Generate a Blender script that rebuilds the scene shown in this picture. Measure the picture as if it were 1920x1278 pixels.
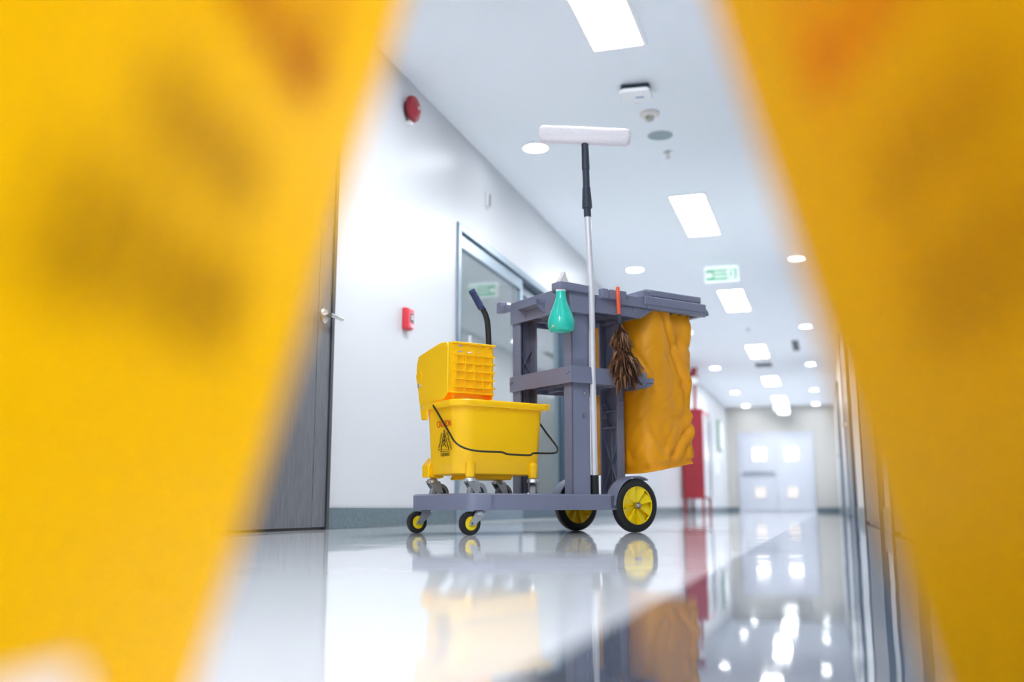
import bpy, bmesh, math, random
from mathutils import Vector, Matrix, noise
random.seed(7)
PI = math.pi
R = math.radians
for o in list(bpy.data.objects):
    bpy.data.objects.remove(o, do_unlink=True)
C = bpy.context.scene.collection
SC = bpy.context.scene

# ------------------------------------------------------------------ camera, world, exposure
cam_d = bpy.data.cameras.new('camera')
cam = bpy.data.objects.new('camera', cam_d)
C.objects.link(cam)
cam.location = (0, 0, 0.10)
cam.rotation_euler = (R(90 + 9.487), 0, R(17.422))
cam_d.sensor_width = 36.0
cam_d.lens = 35.006
cam_d.clip_start = 0.01
cam_d.clip_end = 200
cam_d.dof.use_dof = True
cam_d.dof.focus_distance = 3.85
cam_d.dof.aperture_fstop = 1.35
SC.camera = cam
W = bpy.data.worlds.new('world')
SC.world = W
W.use_nodes = True
W.node_tree.nodes['Background'].inputs[0].default_value = (0.8, 0.9, 1, 1)
W.node_tree.nodes['Background'].inputs[1].default_value = 0.05
SC.view_settings.view_transform = 'Standard'
SC.view_settings.look = 'None'
SC.view_settings.gamma = 1
SC.view_settings.use_curve_mapping = False
SC.view_settings.exposure = 2.32
SC.cycles.max_bounces = 16
SC.cycles.diffuse_bounces = 9
PANEL_E = 13.2          # ceiling panel lights
DOWN_E = 6.5           # recessed round downlights
LIGHT_COL = (0.95, 0.98, 1.0)

# ------------------------------------------------------------------ materials
MATS = {}
def lin(c):
    return tuple(((x / 255) / 12.92 if x / 255 <= 0.04045 else ((x / 255 + 0.055) / 1.055) ** 2.4) for x in c)
def mat(name, col, rough=0.5, metal=0.0, spec=0.5, coat=0.0, var=0.0, scale=8.0, bump=0.0, bscale=60.0, stretch=(1, 1, 1), emit=0.0):
    if name in MATS:
        return MATS[name]
    m = bpy.data.materials.new(name)
    m.use_nodes = True
    nt = m.node_tree
    b = nt.nodes['Principled BSDF']
    c = lin(col)
    b.inputs['Base Color'].default_value = (*c, 1)
    b.inputs['Roughness'].default_value = rough
    b.inputs['Metallic'].default_value = metal
    b.inputs['Specular IOR Level'].default_value = spec
    b.inputs['Coat Weight'].default_value = coat
    if emit:
        b.inputs['Emission Color'].default_value = (*c, 1)
        b.inputs['Emission Strength'].default_value = emit
    if var or bump:
        tc = nt.nodes.new('ShaderNodeTexCoord')
        mp = nt.nodes.new('ShaderNodeMapping')
        mp.inputs['Scale'].default_value = stretch
        nt.links.new(tc.outputs['Object'], mp.inputs[0])
    if var:
        n = nt.nodes.new('ShaderNodeTexNoise')
        n.inputs['Scale'].default_value = scale
        n.inputs['Detail'].default_value = 5
        nt.links.new(mp.outputs[0], n.inputs['Vector'])
        r = nt.nodes.new('ShaderNodeValToRGB')
        r.color_ramp.elements[0].position = 0.3
        r.color_ramp.elements[1].position = 0.7
        r.color_ramp.elements[0].color = (*[x * (1 - var) for x in c], 1)
        r.color_ramp.elements[1].color = (*[min(1, x * (1 + var)) for x in c], 1)
        nt.links.new(n.outputs[0], r.inputs[0])
        nt.links.new(r.outputs[0], b.inputs['Base Color'])
    if bump:
        n2 = nt.nodes.new('ShaderNodeTexNoise')
        n2.inputs['Scale'].default_value = bscale
        n2.inputs['Detail'].default_value = 3
        nt.links.new(mp.outputs[0], n2.inputs['Vector'])
        bp = nt.nodes.new('ShaderNodeBump')
        bp.inputs['Strength'].default_value = bump
        bp.inputs['Distance'].default_value = 0.01
        nt.links.new(n2.outputs[0], bp.inputs['Height'])
        nt.links.new(bp.outputs[0], b.inputs['Normal'])
    MATS[name] = m
    return m
def emat(name, col, strength):
    m = bpy.data.materials.new(name)
    m.use_nodes = True
    nt = m.node_tree
    nt.nodes.remove(nt.nodes['Principled BSDF'])
    e = nt.nodes.new('ShaderNodeEmission')
    e.inputs[0].default_value = (*col, 1)
    e.inputs[1].default_value = strength
    nt.links.new(e.outputs[0], nt.nodes['Material Output'].inputs[0])
    return m

M_WALL = mat('wall_paint', (196, 198, 202), 0.38, spec=0.5, bump=0.03, bscale=90)
M_CEIL = mat('ceiling_paint', (238, 242, 246), 0.75)
M_FARWALL = mat('cream_wall_paint', (182, 180, 175), 0.6)
M_BASE = mat('terrazzo_baseboard', (88, 104, 112), 0.35, var=0.25, scale=60)
M_FRAME = mat('grey_aluminium', (122, 138, 152), 0.35, metal=0.55)
M_DFRAME = mat('dark_blue_grey_aluminium', (58, 78, 96), 0.35, metal=0.4)
M_WOOD = mat('grey_wood_laminate', (92, 94, 100), 0.45, var=0.35, scale=9, stretch=(30, 30, 1.2))
M_BLACK = mat('black_rubber', (26, 27, 28), 0.55)
M_TYRE = mat('tyre_rubber', (30, 30, 31), 0.6, bump=0.1, bscale=120)
M_CART = mat('grey_blue_plastic', (125, 129, 151), 0.42, bump=0.05, bscale=400)
M_YEL = mat('yellow_plastic', (255, 198, 0), 0.33, spec=0.45)
M_YELHUB = mat('yellow_hub_plastic', (248, 218, 10), 0.4)
M_BAG = mat('orange_bag_vinyl', (255, 176, 10), 0.48, bump=0.06, bscale=24)
def add_translucent(m, col, fac):
    nt = m.node_tree
    t = nt.nodes.new('ShaderNodeBsdfTranslucent')
    t.inputs[0].default_value = (*col, 1)
    mx = nt.nodes.new('ShaderNodeMixShader')
    mx.inputs[0].default_value = fac
    nt.links.new(nt.nodes['Principled BSDF'].outputs[0], mx.inputs[1])
    nt.links.new(t.outputs[0], mx.inputs[2])
    nt.links.new(mx.outputs[0], nt.nodes['Material Output'].inputs[0])
add_translucent(M_BAG, (1.0, 0.52, 0.02), 0.12)
M_CHROME = mat('zinc_metal', (214, 217, 220), 0.32, metal=0.85)
M_GREYW = mat('grey_caster_rubber', (150, 150, 152), 0.5)
M_WIRE = mat('dark_wire', (44, 38, 22), 0.35, metal=0.3)
M_ALU = mat('white_aluminium_tube', (226, 224, 228), 0.3, metal=0.25)
M_NAVY = mat('navy_plastic', (44, 54, 70), 0.45)
M_NAVYG = mat('blue_grip', (40, 52, 96), 0.5)
M_FLEECE = mat('white_fleece', (246, 240, 243), 0.95, bump=0.6, bscale=220)
M_TURQ = mat('turquoise_plastic', (34, 200, 178), 0.18, spec=0.6)
M_WHITE = mat('white_plastic', (240, 240, 240), 0.4)
M_RED = mat('red_paint', (142, 22, 38), 0.4)
M_REDL = mat('bright_red_plastic', (214, 52, 66), 0.4)
M_REDPRINT = mat('red_print', (212, 40, 10), 0.5)
M_BLKPRINT = mat('black_print', (48, 38, 8), 0.5)
M_ORANGE = mat('orange_plastic', (240, 92, 50), 0.4)
M_GREEN = mat('exit_green', (16, 160, 104), 0.4, emit=0.10)
M_SIGNW = mat('exit_white', (240, 246, 246), 0.4, emit=0.10)
M_PANEL = emat('panel_light_diffuser', LIGHT_COL, PANEL_E)
M_DOWN = emat('downlight_lens', LIGHT_COL, DOWN_E)
M_WINLIT = emat('lit_window', (1, 1, 1), 0.8)
M_WINLIT2 = emat('dim_lit_window', (1, 0.95, 0.94), 0.21)
M_DOORW = mat('white_door_paint', (184, 188, 198), 0.4)
M_GREYV = mat('grey_grille', (150, 168, 170), 0.6)
M_DARKV = mat('dark_grille', (92, 100, 106), 0.6)
M_STEEL = mat('satin_steel', (190, 188, 184), 0.25, metal=1.0)

def floor_mat(name, col, var, speck):
    m = bpy.data.materials.new(name)
    m.use_nodes = True
    nt = m.node_tree
    b = nt.nodes['Principled BSDF']
    c = lin(col)
    tc = nt.nodes.new('ShaderNodeTexCoord')
    n = nt.nodes.new('ShaderNodeTexNoise')
    n.inputs['Scale'].default_value = 3.0
    n.inputs['Detail'].default_value = 6
    nt.links.new(tc.outputs['Object'], n.inputs['Vector'])
    v = nt.nodes.new('ShaderNodeTexVoronoi')
    v.inputs['Scale'].default_value = 160
    nt.links.new(tc.outputs['Object'], v.inputs['Vector'])
    r = nt.nodes.new('ShaderNodeValToRGB')
    r.color_ramp.elements[0].color = (*[x * (1 - var) for x in c], 1)
    r.color_ramp.elements[1].color = (*[min(1, x * (1 + var)) for x in c], 1)
    nt.links.new(n.outputs[0], r.inputs[0])
    mx = nt.nodes.new('ShaderNodeMix')
    mx.data_type = 'RGBA'
    mx.blend_type = 'MULTIPLY'
    mx.inputs[0].default_value = speck
    nt.links.new(r.outputs[0], mx.inputs[6])
    nt.links.new(v.outputs['Color'], mx.inputs[7])
    nt.links.new(mx.outputs[2], b.inputs['Base Color'])
    b.inputs['Roughness'].default_value = 0.035
    b.inputs['IOR'].default_value = 1.5
    b.inputs['Specular IOR Level'].default_value = 0.28
    w = nt.nodes.new('ShaderNodeTexNoise')
    w.inputs['Scale'].default_value = 4.0
    w.inputs['Detail'].default_value = 2
    nt.links.new(tc.outputs['Object'], w.inputs['Vector'])
    bp = nt.nodes.new('ShaderNodeBump')
    bp.inputs['Strength'].default_value = 0.06
    bp.inputs['Distance'].default_value = 0.02
    nt.links.new(w.outputs[0], bp.inputs['Height'])
    nt.links.new(bp.outputs[0], b.inputs['Normal'])
    return m
M_FLOOR = floor_mat('polished_light_floor', (224, 226, 230), 0.06, 0.08)
M_FLOORD = floor_mat('polished_dark_floor', (84, 92, 106), 0.15, 0.2)

def sign_mat():
    m = bpy.data.materials.new('translucent_yellow_plastic')
    m.use_nodes = True
    nt = m.node_tree
    b = nt.nodes['Principled BSDF']
    b.inputs['Base Color'].default_value = (*lin((255, 206, 0)), 1)
    b.inputs['Specular IOR Level'].default_value = 0.2
    b.inputs['Roughness'].default_value = 0.45
    t = nt.nodes.new('ShaderNodeBsdfTranslucent')
    t.inputs[0].default_value = (1.0, 0.755, 0.005, 1)
    mx = nt.nodes.new('ShaderNodeMixShader')
    mx.inputs[0].default_value = 0.70
    nt.links.new(b.outputs[0], mx.inputs[1])
    nt.links.new(t.outputs[0], mx.inputs[2])
    nt.links.new(mx.outputs[0], nt.nodes['Material Output'].inputs[0])
    return m
M_SIGN = sign_mat()
def glass_mat():
    m = bpy.data.materials.new('tinted_glass')
    m.use_nodes = True
    nt = m.node_tree
    nt.nodes.remove(nt.nodes['Principled BSDF'])
    tr = nt.nodes.new('ShaderNodeBsdfTransparent')
    tr.inputs[0].default_value = (0.90, 0.94, 0.93, 1)
    gl = nt.nodes.new('ShaderNodeBsdfGlossy')
    gl.inputs['Roughness'].default_value = 0.02
    fr = nt.nodes.new('ShaderNodeLayerWeight')
    fr.inputs[0].default_value = 0.5
    pw = nt.nodes.new('ShaderNodeMath')
    pw.operation = 'POWER'
    pw.inputs[1].default_value = 2.3
    nt.links.new(fr.outputs['Facing'], pw.inputs[0])
    ma = nt.nodes.new('ShaderNodeMath')
    ma.operation = 'MULTIPLY_ADD'
    ma.inputs[1].default_value = 0.95
    ma.inputs[2].default_value = 0.05
    nt.links.new(pw.outputs[0], ma.inputs[0])
    mx = nt.nodes.new('ShaderNodeMixShader')
    nt.links.new(ma.outputs[0], mx.inputs[0])
    nt.links.new(tr.outputs[0], mx.inputs[1])
    nt.links.new(gl.outputs[0], mx.inputs[2])
    nt.links.new(mx.outputs[0], nt.nodes['Material Output'].inputs[0])
    return m
M_GLASS = glass_mat()
def feather_mat():
    m = bpy.data.materials.new('brown_feathers')
    m.use_nodes = True
    nt = m.node_tree
    b = nt.nodes['Principled BSDF']
    g = nt.nodes.new('ShaderNodeNewGeometry')
    r = nt.nodes.new('ShaderNodeValToRGB')
    cr = r.color_ramp
    cr.elements[0].color = (*lin((40, 26, 20)), 1)
    cr.elements[1].color = (*lin((190, 156, 124)), 1)
    for p, c in ((0.3, (74, 46, 32)), (0.6, (120, 76, 46)), (0.85, (150, 100, 64))):
        e = cr.elements.new(p)
        e.color = (*lin(c), 1)
    nt.links.new(g.outputs['Random Per Island'], r.inputs[0])
    nt.links.new(r.outputs[0], b.inputs['Base Color'])
    b.inputs['Roughness'].default_value = 0.7
    return m
M_FEATHER = feather_mat()

# ------------------------------------------------------------------ mesh helpers
class MB:
    def __init__(self):
        self.v = []
        self.f = []
    def add(self, vs, fs):
        k = len(self.v)
        self.v += [tuple(v) for v in vs]
        self.f += [tuple(i + k for i in f) for f in fs]
        return self
    def box(self, x0, x1, y0, y1, z0, z1, mtx=None):
        vs = [Vector((x, y, z)) for z in (z0, z1) for y in (y0, y1) for x in (x0, x1)]
        if mtx:
            vs = [mtx @ v for v in vs]
        return self.add(vs, [(0, 1, 3, 2), (4, 6, 7, 5), (0, 4, 5, 1), (2, 3, 7, 6), (0, 2, 6, 4), (1, 5, 7, 3)])
    def bar(self, a, b, w, h, up=(0, 0, 1)):
        a, b = Vector(a), Vector(b)
        d = (b - a).normalized()
        s = d.cross(Vector(up)).normalized()
        u = s.cross(d)
        vs = [p + s * i * w / 2 + u * j * h / 2 for p in (a, b) for i, j in ((-1, -1), (1, -1), (1, 1), (-1, 1))]
        return self.add(vs, [(0, 1, 2, 3), (7, 6, 5, 4), (0, 4, 5, 1), (1, 5, 6, 2), (2, 6, 7, 3), (3, 7, 4, 0)])
    def prism(self, poly, axis, a0, a1, mtx=None):
        n = len(poly)
        def mk(p, a):
            v = {'x': (a, p[0], p[1]), 'y': (p[0], a, p[1]), 'z': (p[0], p[1], a)}[axis]
            return mtx @ Vector(v) if mtx else v
        vs = [mk(p, a0) for p in poly] + [mk(p, a1) for p in poly]
        fs = [tuple(range(n)), tuple(range(2 * n - 1, n - 1, -1))] + [(i, (i + 1) % n, n + (i + 1) % n, n + i) for i in range(n)]
        return self.add(vs, fs)
    def rings(self, rings, cap=True, closed=False):
        n = len(rings[0])
        vs = [p for r in rings for p in r]
        fs = []
        m = len(rings)
        for k in range(m if closed else m - 1):
            k2 = (k + 1) % m
            for i in range(n):
                fs.append((k * n + i, k * n + (i + 1) % n, k2 * n + (i + 1) % n, k2 * n + i))
        if cap and not closed:
            fs.append(tuple(range(n - 1, -1, -1)))
            fs.append(tuple((m - 1) * n + i for i in range(n)))
        return self.add(vs, fs)
    def tube(self, path, r, n=10, cap=True):
        path = [Vector(p) for p in path]
        rr = r if isinstance(r, (list, tuple)) else [r] * len(path)
        rings = []
        up = None
        for i, p in enumerate(path):
            d = (path[min(i + 1, len(path) - 1)] - path[max(i - 1, 0)]).normalized()
            if up is None:
                up = Vector((0, 0, 1)) if abs(d.z) < 0.9 else Vector((1, 0, 0))
            s = d.cross(up).normalized()
            up = s.cross(d).normalized()
            rings.append([p + (s * math.cos(2 * PI * k / n) + up * math.sin(2 * PI * k / n)) * rr[i] for k in range(n)])
        return self.rings(rings, cap)
    def lathe(self, prof, c, axis='z', n=32, cap=True):
        c = Vector(c)
        rings = []
        for r, h in prof:
            ring = []
            for k in range(n):
                a = 2 * PI * k / n
                x, y = r * math.cos(a), r * math.sin(a)
                ring.append(c + Vector({'z': (x, y, h), 'y': (x, h, y), 'x': (h, x, y)}[axis]))
            rings.append(ring)
        return self.rings(rings, cap)
    def build(self, name, m, parent=None, origin=(0, 0, 0), bevel=0.0, seg=2, smooth=35, mtx=None):
        me = bpy.data.meshes.new(name)
        o = Vector(origin)
        vs = [Vector(v) for v in self.v]
        if mtx:
            vs = [mtx @ v for v in vs]
        me.from_pydata([tuple(v - o) for v in vs], [], self.f)
        bm = bmesh.new()
        bm.from_mesh(me)
        bmesh.ops.recalc_face_normals(bm, faces=bm.faces)
        bm.to_mesh(me)
        bm.free()
        if smooth:
            me.shade_smooth()
            me.set_sharp_from_angle(angle=R(smooth))
        me.materials.append(m)
        ob = bpy.data.objects.new(name, me)
        C.objects.link(ob)
        if parent is not None:
            ob.parent = parent
        if bevel:
            bv = ob.modifiers.new('bevel', 'BEVEL')
            bv.width = bevel
            bv.segments = seg
            bv.limit_method = 'ANGLE'
            bv.angle_limit = R(40)
        return ob
def tag(o, label=None, cat=None, group=None, kind=None):
    if label: o['label'] = label
    if cat: o['category'] = cat
    if group: o['group'] = group
    if kind: o['kind'] = kind
    return o
def empty(name, loc, rz=0, label=None, cat=None, group=None):
    o = bpy.data.objects.new(name, None)
    C.objects.link(o)
    o.location = loc
    o.rotation_euler = (0, 0, rz)
    o.empty_display_size = 0.1
    return tag(o, label, cat, group)
def struct(o):
    o['kind'] = 'structure'
    return o
def copy_tree(o, parent=None):
    c = o.copy()
    C.objects.link(c)
    if parent is not None:
        c.parent = parent
    for ch in [x for x in bpy.data.objects if x.parent == o]:
        copy_tree(ch, c)
    return c
def text_mesh(s, size, name, m, parent, mtx, sx=1.0, align='CENTER', extrude=0.0004):
    cu = bpy.data.curves.new('txt', 'FONT')
    cu.body = s
    cu.size = size
    cu.align_x = align
    cu.align_y = 'CENTER'
    cu.extrude = extrude
    t = bpy.data.objects.new('txt', cu)
    C.objects.link(t)
    dg = bpy.context.evaluated_depsgraph_get()
    me = bpy.data.meshes.new_from_object(t.evaluated_get(dg))
    bpy.data.objects.remove(t, do_unlink=True)
    bpy.data.curves.remove(cu)
    me.transform(mtx @ Matrix.Diagonal((sx, 1, 1, 1)))
    me.materials.clear()
    me.materials.append(m)
    o = bpy.data.objects.new(name, me)
    C.objects.link(o)
    o.parent = parent
    return o
def rrect(x0, x1, y0, y1, r, n=5):
    pts = []
    for cx, cy, a in ((x1 - r, y1 - r, 0), (x0 + r, y1 - r, 90), (x0 + r, y0 + r, 180), (x1 - r, y0 + r, 270)):
        for k in range(n + 1):
            t = R(a + 90 * k / n)
            pts.append((cx + r * math.cos(t), cy + r * math.sin(t)))
    return pts
def round_poly(poly, rad, n=5):
    out = []
    m = len(poly)
    for i in range(m):
        p0, p1, p2 = Vector(poly[i - 1]), Vector(poly[i]), Vector(poly[(i + 1) % m])
        r = rad[i] if isinstance(rad, (list, tuple)) else rad
        r = min(r, (p0 - p1).length * 0.48, (p2 - p1).length * 0.48)
        a, b = p1 + (p0 - p1).normalized() * r, p1 + (p2 - p1).normalized() * r
        for k in range(n + 1):
            t = k / n
            q = a * (1 - t) ** 2 + p1 * 2 * t * (1 - t) + b * t * t
            out.append((q.x, q.y))
    return out

# ------------------------------------------------------------------ the corridor
XL, XL2, XR, H = -2.242, -2.36, 0.26, 2.59
YB, YE, YJ = -5.0, 25.6, 9.7
DY0, DY1, DZ = 5.94, 9.02, 1.955           # glass door opening
struct(MB().box(XL - 0.3, -0.183, YB, YE, -0.05, 0).build('floor', M_FLOOR))
struct(MB().box(-0.183, XR + 0.1, YB, YE, -0.05, 0).build('trim_1', M_FLOORD))
struct(MB().box(XL - 0.4, XR + 0.15, YB - 0.1, YE + 0.1, H, H + 0.1).build('ceiling', M_CEIL))
w = MB().box(XL - 0.12, XL, YB, DY0, 0, H).box(XL - 0.12, XL, DY0, DY1, DZ, H).box(XL - 0.12, XL, DY1, YJ, 0, H)
struct(MB().box(XL2 - 0.12, XL2, YJ, YE, 0, H).build('wall_left_recessed', M_WALL))
struct(w.build('wall_left', M_WALL))
struct(MB().box(XR, XR + 0.12, YB, YE, 0, H).build('wall_right', M_WALL))
struct(MB().box(XL2 - 0.1, XR + 0.1, YE, YE + 0.12, 0, H).build('wall_far', M_FARWALL))
struct(MB().box(XL - 0.1, XR + 0.1, YB - 0.12, YB, 0, H).build('wall_back', M_WALL))
struct(MB().box(XL, XL + 0.012, YB, 3.20, 0, 0.1).box(XL, XL + 0.012, 4.245, DY0 - 0.03, 0, 0.1).box(XL, XL + 0.012, DY1 + 0.03, YJ, 0, 0.1)
       .box(XL2, XL2 + 0.012, YJ, YE, 0, 0.1).build('baseboard_left', M_BASE, bevel=0.003))
struct(MB().box(XL2, -2.10, YE - 0.012, YE, 0, 0.1).box(-0.30, XR, YE - 0.012, YE, 0, 0.1).build('baseboard_far', M_BASE))
bbr = MB()
RD = [(3.2, 4.2), (5.2, 7.2), (10.0, 12.6), (17.0, 19.2)]   # dark doors along the right wall
ys = [YB] + [y for d in RD for y in (d[0] - 0.06, d[1] + 0.06)] + [YE]
for k in range(0, len(ys), 2):
    bbr.box(XR - 0.012, XR, ys[k], ys[k + 1], 0, 0.1)
struct(bbr.build('baseboard_right', M_BASE))
# beige corner strip where the left wall steps back
struct(MB().box(XL2, XL + 0.004, YJ, YJ + 0.05, 0, H).build('trim_2', mat('beige_corner_paint', (205, 204, 196), 0.6)))

# room behind the glass door
struct(MB().box(-5.2, XL - 0.12, 4.6, 10.6, -0.05, -0.001).build('floor_side_room', mat('side_room_floor', (150, 156, 158), 0.5)))
M_RW = mat('side_room_wall', (188, 194, 194), 0.7)
struct(MB().box(-5.3, -5.2, 4.6, 10.6, 0, H).box(-5.2, XL - 0.12, 4.5, 4.6, 0, H).box(-5.2, XL - 0.12, 10.6, 10.7, 0, H).build('wall_side_room', M_RW))
struct(MB().box(-5.3, XL - 0.4, 4.5, 10.7, H, H + 0.1).build('ceiling_side_room', M_CEIL))
rl = empty('ceiling_panel_light', (-3.8, 7.6, H), 0, 'unseen panel light added to light the side room behind the glass door', 'ceiling light')  # lamp out of view, added to brighten the room seen through the glass
MB().box(-0.3, 0.3, -0.6, 0.6, -0.02, 0).build('frame', M_WHITE, rl)
MB().box(-0.28, 0.28, -0.58, 0.58, -0.024, -0.02).build('diffuser', emat('side_room_added_light', LIGHT_COL, 8.0), rl)

# wooden door in the left wall
d = empty('door_1', (XL, 3.72, 0)); struct(d)
dy0, dy1 = -0.46, 0.46
MB().box(0.0, 0.028, dy0, dy1 - 0.125, 0.012, 2.08).build('door_leaf', M_WOOD, d, bevel=0.002)
MB().box(0.0, 0.028, dy1 - 0.122, dy1, 0.012, 2.08).build('door_stile', M_WOOD, d, bevel=0.002)
MB().box(0, 0.034, dy1 + 0.004, dy1 + 0.03, 0, 2.12).box(0, 0.034, dy0 - 0.03, dy0 - 0.004, 0, 2.12).box(0, 0.034, dy0 - 0.03, dy1 + 0.03, 2.086, 2.12).build('door_frame', mat('dark_frame', (50, 56, 60), 0.5), d)
MB().box(0.0, 0.02, dy0, dy1, 0.0, 0.011).build('door_gap_shade', M_BLACK, d)  # black strip stands in for the shade in the gap below the leaf
hd = MB().lathe([(0.036, 0.028), (0.036, 0.034), (0.03, 0.04)], (0, 0.385, 0.985), 'x', 28).build('door_rose', M_STEEL, d)
MB().tube([(0.034, 0.385, 0.985), (0.075, 0.385, 0.985)], 0.011, 14).tube([(0.070, 0.375, 0.985), (0.073, 0.42, 0.985), (0.073, 0.49, 0.985)], 0.010, 14).build('door_lever', M_STEEL, hd)

# sliding glass door
g = empty('door_2', (XL, DY0, 0)); struct(g)
L = DY1 - DY0
fw = 0.05
fr = MB().box(-0.10, 0.014, 0, fw, 0, DZ).box(-0.10, 0.014, L - fw, L, 0, DZ).box(-0.10, 0.014, fw, L - fw, DZ - fw, DZ)
fr.build('door_frame', M_FRAME, g, bevel=0.003)
mid = 1.52
lf = MB().box(-0.05, -0.01, fw + 0.004, fw + 0.055, 0.01, DZ - fw - 0.004).box(-0.05, -0.01, mid - 0.05, mid, 0.01, DZ - fw - 0.004)
lf.box(-0.05, -0.01, fw + 0.055, mid - 0.05, DZ - fw - 0.095, DZ - fw - 0.004).box(-0.05, -0.01, fw + 0.055, mid - 0.05, 0.01, 0.11)
l1 = lf.build('door_leaf', M_FRAME, g, bevel=0.003)
MB().box(-0.033, -0.027, fw + 0.055, mid - 0.05, 0.11, DZ - fw - 0.095).build('glass_pane', M_GLASS, l1)
MB().box(-0.0255, -0.0245, fw + 0.055, mid - 0.05, 0.11, 0.72).build('frosted_film', mat('frosted_film', (150, 156, 160), 0.55), l1)
for k in range(4):
    MB().box(-0.0244, -0.0238, 0.70 + 0.05 * k, 0.735 + 0.05 * k, 0.585, 0.635).build('film_print', M_WHITE, l1)
l1h = MB().tube([(0.03, 0.17, 0.78), (0.03, 0.17, 1.22)], 0.013, 14).build('pull_handle', M_ALU, l1)
MB().tube([(-0.012, 0.11, 1.08), (0.03, 0.17, 1.08)], 0.007, 10).tube([(-0.012, 0.14, 0.84), (0.03, 0.17, 0.84)], 0.007, 10).build('handle_bracket', M_NAVY, l1h)
l2 = MB().box(-0.095, -0.058, mid - 0.03, mid + 0.03, 0.01, DZ - fw - 0.004).box(-0.095, -0.058, L - fw - 0.10, L - fw - 0.004, 0.01, DZ - fw - 0.004)
l2.box(-0.095, -0.058, mid + 0.03, L - fw - 0.10, DZ - fw - 0.095, DZ - fw - 0.004).box(-0.095, -0.058, mid + 0.03, L - fw - 0.10, 0.01, 0.11)
l2 = l2.build('door_leaf', M_DFRAME, g, bevel=0.003)
MB().box(-0.08, -0.074, mid + 0.03, L - fw - 0.10, 0.11, DZ - fw - 0.095).build('glass_pane', M_GLASS, l2)

# white double door in the far wall
g = empty('door_3', (0, YE, 0)); struct(g)
x0, x1, hz = -2.02, -0.36, 1.88
MB().box(x0 - 0.08, x0, -0.05, 0, 0, hz + 0.07).box(x1, x1 + 0.08, -0.05, 0, 0, hz + 0.07).box(x0, x1, -0.05, 0, hz, hz + 0.07).build('door_frame', M_DOORW, g, bevel=0.005)
xm = -1.19
for a, b in ((x0 + 0.005, xm - 0.006), (xm + 0.006, x1 - 0.005)):
    leaf = MB().box(a, b, -0.03, 0, 0.01, hz - 0.006).build('door_leaf', M_DOORW, g, bevel=0.003)
    cx = (a + b) / 2 + (0.02 if a < -1.5 else -0.04)
    for z0, z1, mm, hw in ((1.26, 1.55, M_WINLIT, 0.145), (0.34, 0.60, M_WINLIT2, 0.125)):
        MB().box(cx - hw - 0.03, cx + hw + 0.03, -0.04, -0.03, z0 - 0.03, z1 + 0.03).build('window_frame', M_DOORW, leaf)
        MB().box(cx - hw, cx + hw, -0.043, -0.04, z0, z1).build('window_pane', mm, leaf)
    if a < -1.5:
        MB().box(a + 0.03, b - 0.02, -0.10, -0.06, 0.92, 0.985).box(a + 0.05, a + 0.09, -0.06, -0.03, 0.92, 0.985).box(b - 0.08, b - 0.04, -0.06, -0.03, 0.92, 0.985).build('push_bar', mat('push_bar_grey', (150, 160, 168), 0.4, metal=0.5), leaf, bevel=0.004)

# dark doors along the right wall
for k, (a, b) in enumerate(RD):
    g = empty('door_%d' % (4 + k), (XR, a, 0)); struct(g)
    n = 2 if b - a > 1.5 else 1
    wd = (b - a) / n
    MB().box(-0.03, 0, -0.05, 0, 0, 2.13).box(-0.03, 0, b - a, b - a + 0.05, 0, 2.13).box(-0.03, 0, 0, b - a, 2.08, 2.13).build('door_frame', M_DFRAME, g)
    for i in range(n):
        lf = MB().box(-0.02, 0, i * wd + 0.004, (i + 1) * wd - 0.004, 0.01, 2.078).build('door_leaf', M_WOOD if k != 2 else mat('slate_door', (74, 88, 102), 0.35), g)
        yy = (i + 1) * wd - 0.09 if i == 0 else i * wd + 0.09
        MB().tube([(-0.02, yy, 0.98), (-0.06, yy, 0.98), (-0.06, yy + (-0.1 if i == 0 else 0.1), 0.98)], 0.009, 10).build('door_lever', M_STEEL, lf)

# ------------------------------------------------------------------ ceiling fittings
ORD = ['first', 'second', 'third', 'fourth', 'fifth', 'sixth', 'seventh']
def panel_light(y, label):
    t = empty('ceiling_panel_light', (-0.972, y + 0.61, H), 0, label, 'ceiling light', 'panel lights along the corridor')
    t2 = MB().box(-0.155, 0.155, -0.63, -0.61, -0.012, 0).box(-0.155, 0.155, 0.61, 0.63, -0.012, 0).box(-0.155, -0.135, -0.61, 0.61, -0.012, 0).box(0.135, 0.155, -0.61, 0.61, -0.012, 0)
    t2.build('frame', M_WHITE, t)
    MB().box(-0.135, 0.135, -0.61, 0.61, -0.008, 0).build('diffuser', M_PANEL, t)
    return t
for k, y in enumerate((3.83, 7.81, 11.55, 15.75, 19.75, 23.4)):
    panel_light(y, ORD[k] + ' rectangular panel light counted from the top edge of the photo' if k else 'rectangular panel light cut off by the top edge of the photo')
panel_light(0.0, 'rectangular panel light above the yellow floor sign')
panel_light(-3.8, 'rectangular panel light at the back end of the corridor')
def downlight(x, y, label):
    t = empty('downlight', (x, y, H), 0, label, 'ceiling light', 'round recessed downlights')
    MB().lathe([(0.10, 0), (0.10, -0.006), (0.084, -0.012), (0.084, -0.002)], (0, 0, 0), 'z', 32, cap=False).build('trim_ring', M_WHITE, t)
    MB().lathe([(0.084, -0.004), (0.084, -0.008), (0.05, -0.010)], (0, 0, 0), 'z', 32).build('lens', M_DOWN, t)
for k, y in enumerate((6.40, 10.20, 14.22, 18.10, 22.15, 25.2)):
    downlight(-1.835, y, ORD[k] + ' round downlight of the left row, counted from the front')
    if k:
        downlight(-0.175, y, ORD[k - 1] + ' round downlight of the right row, counted from the front')
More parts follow.
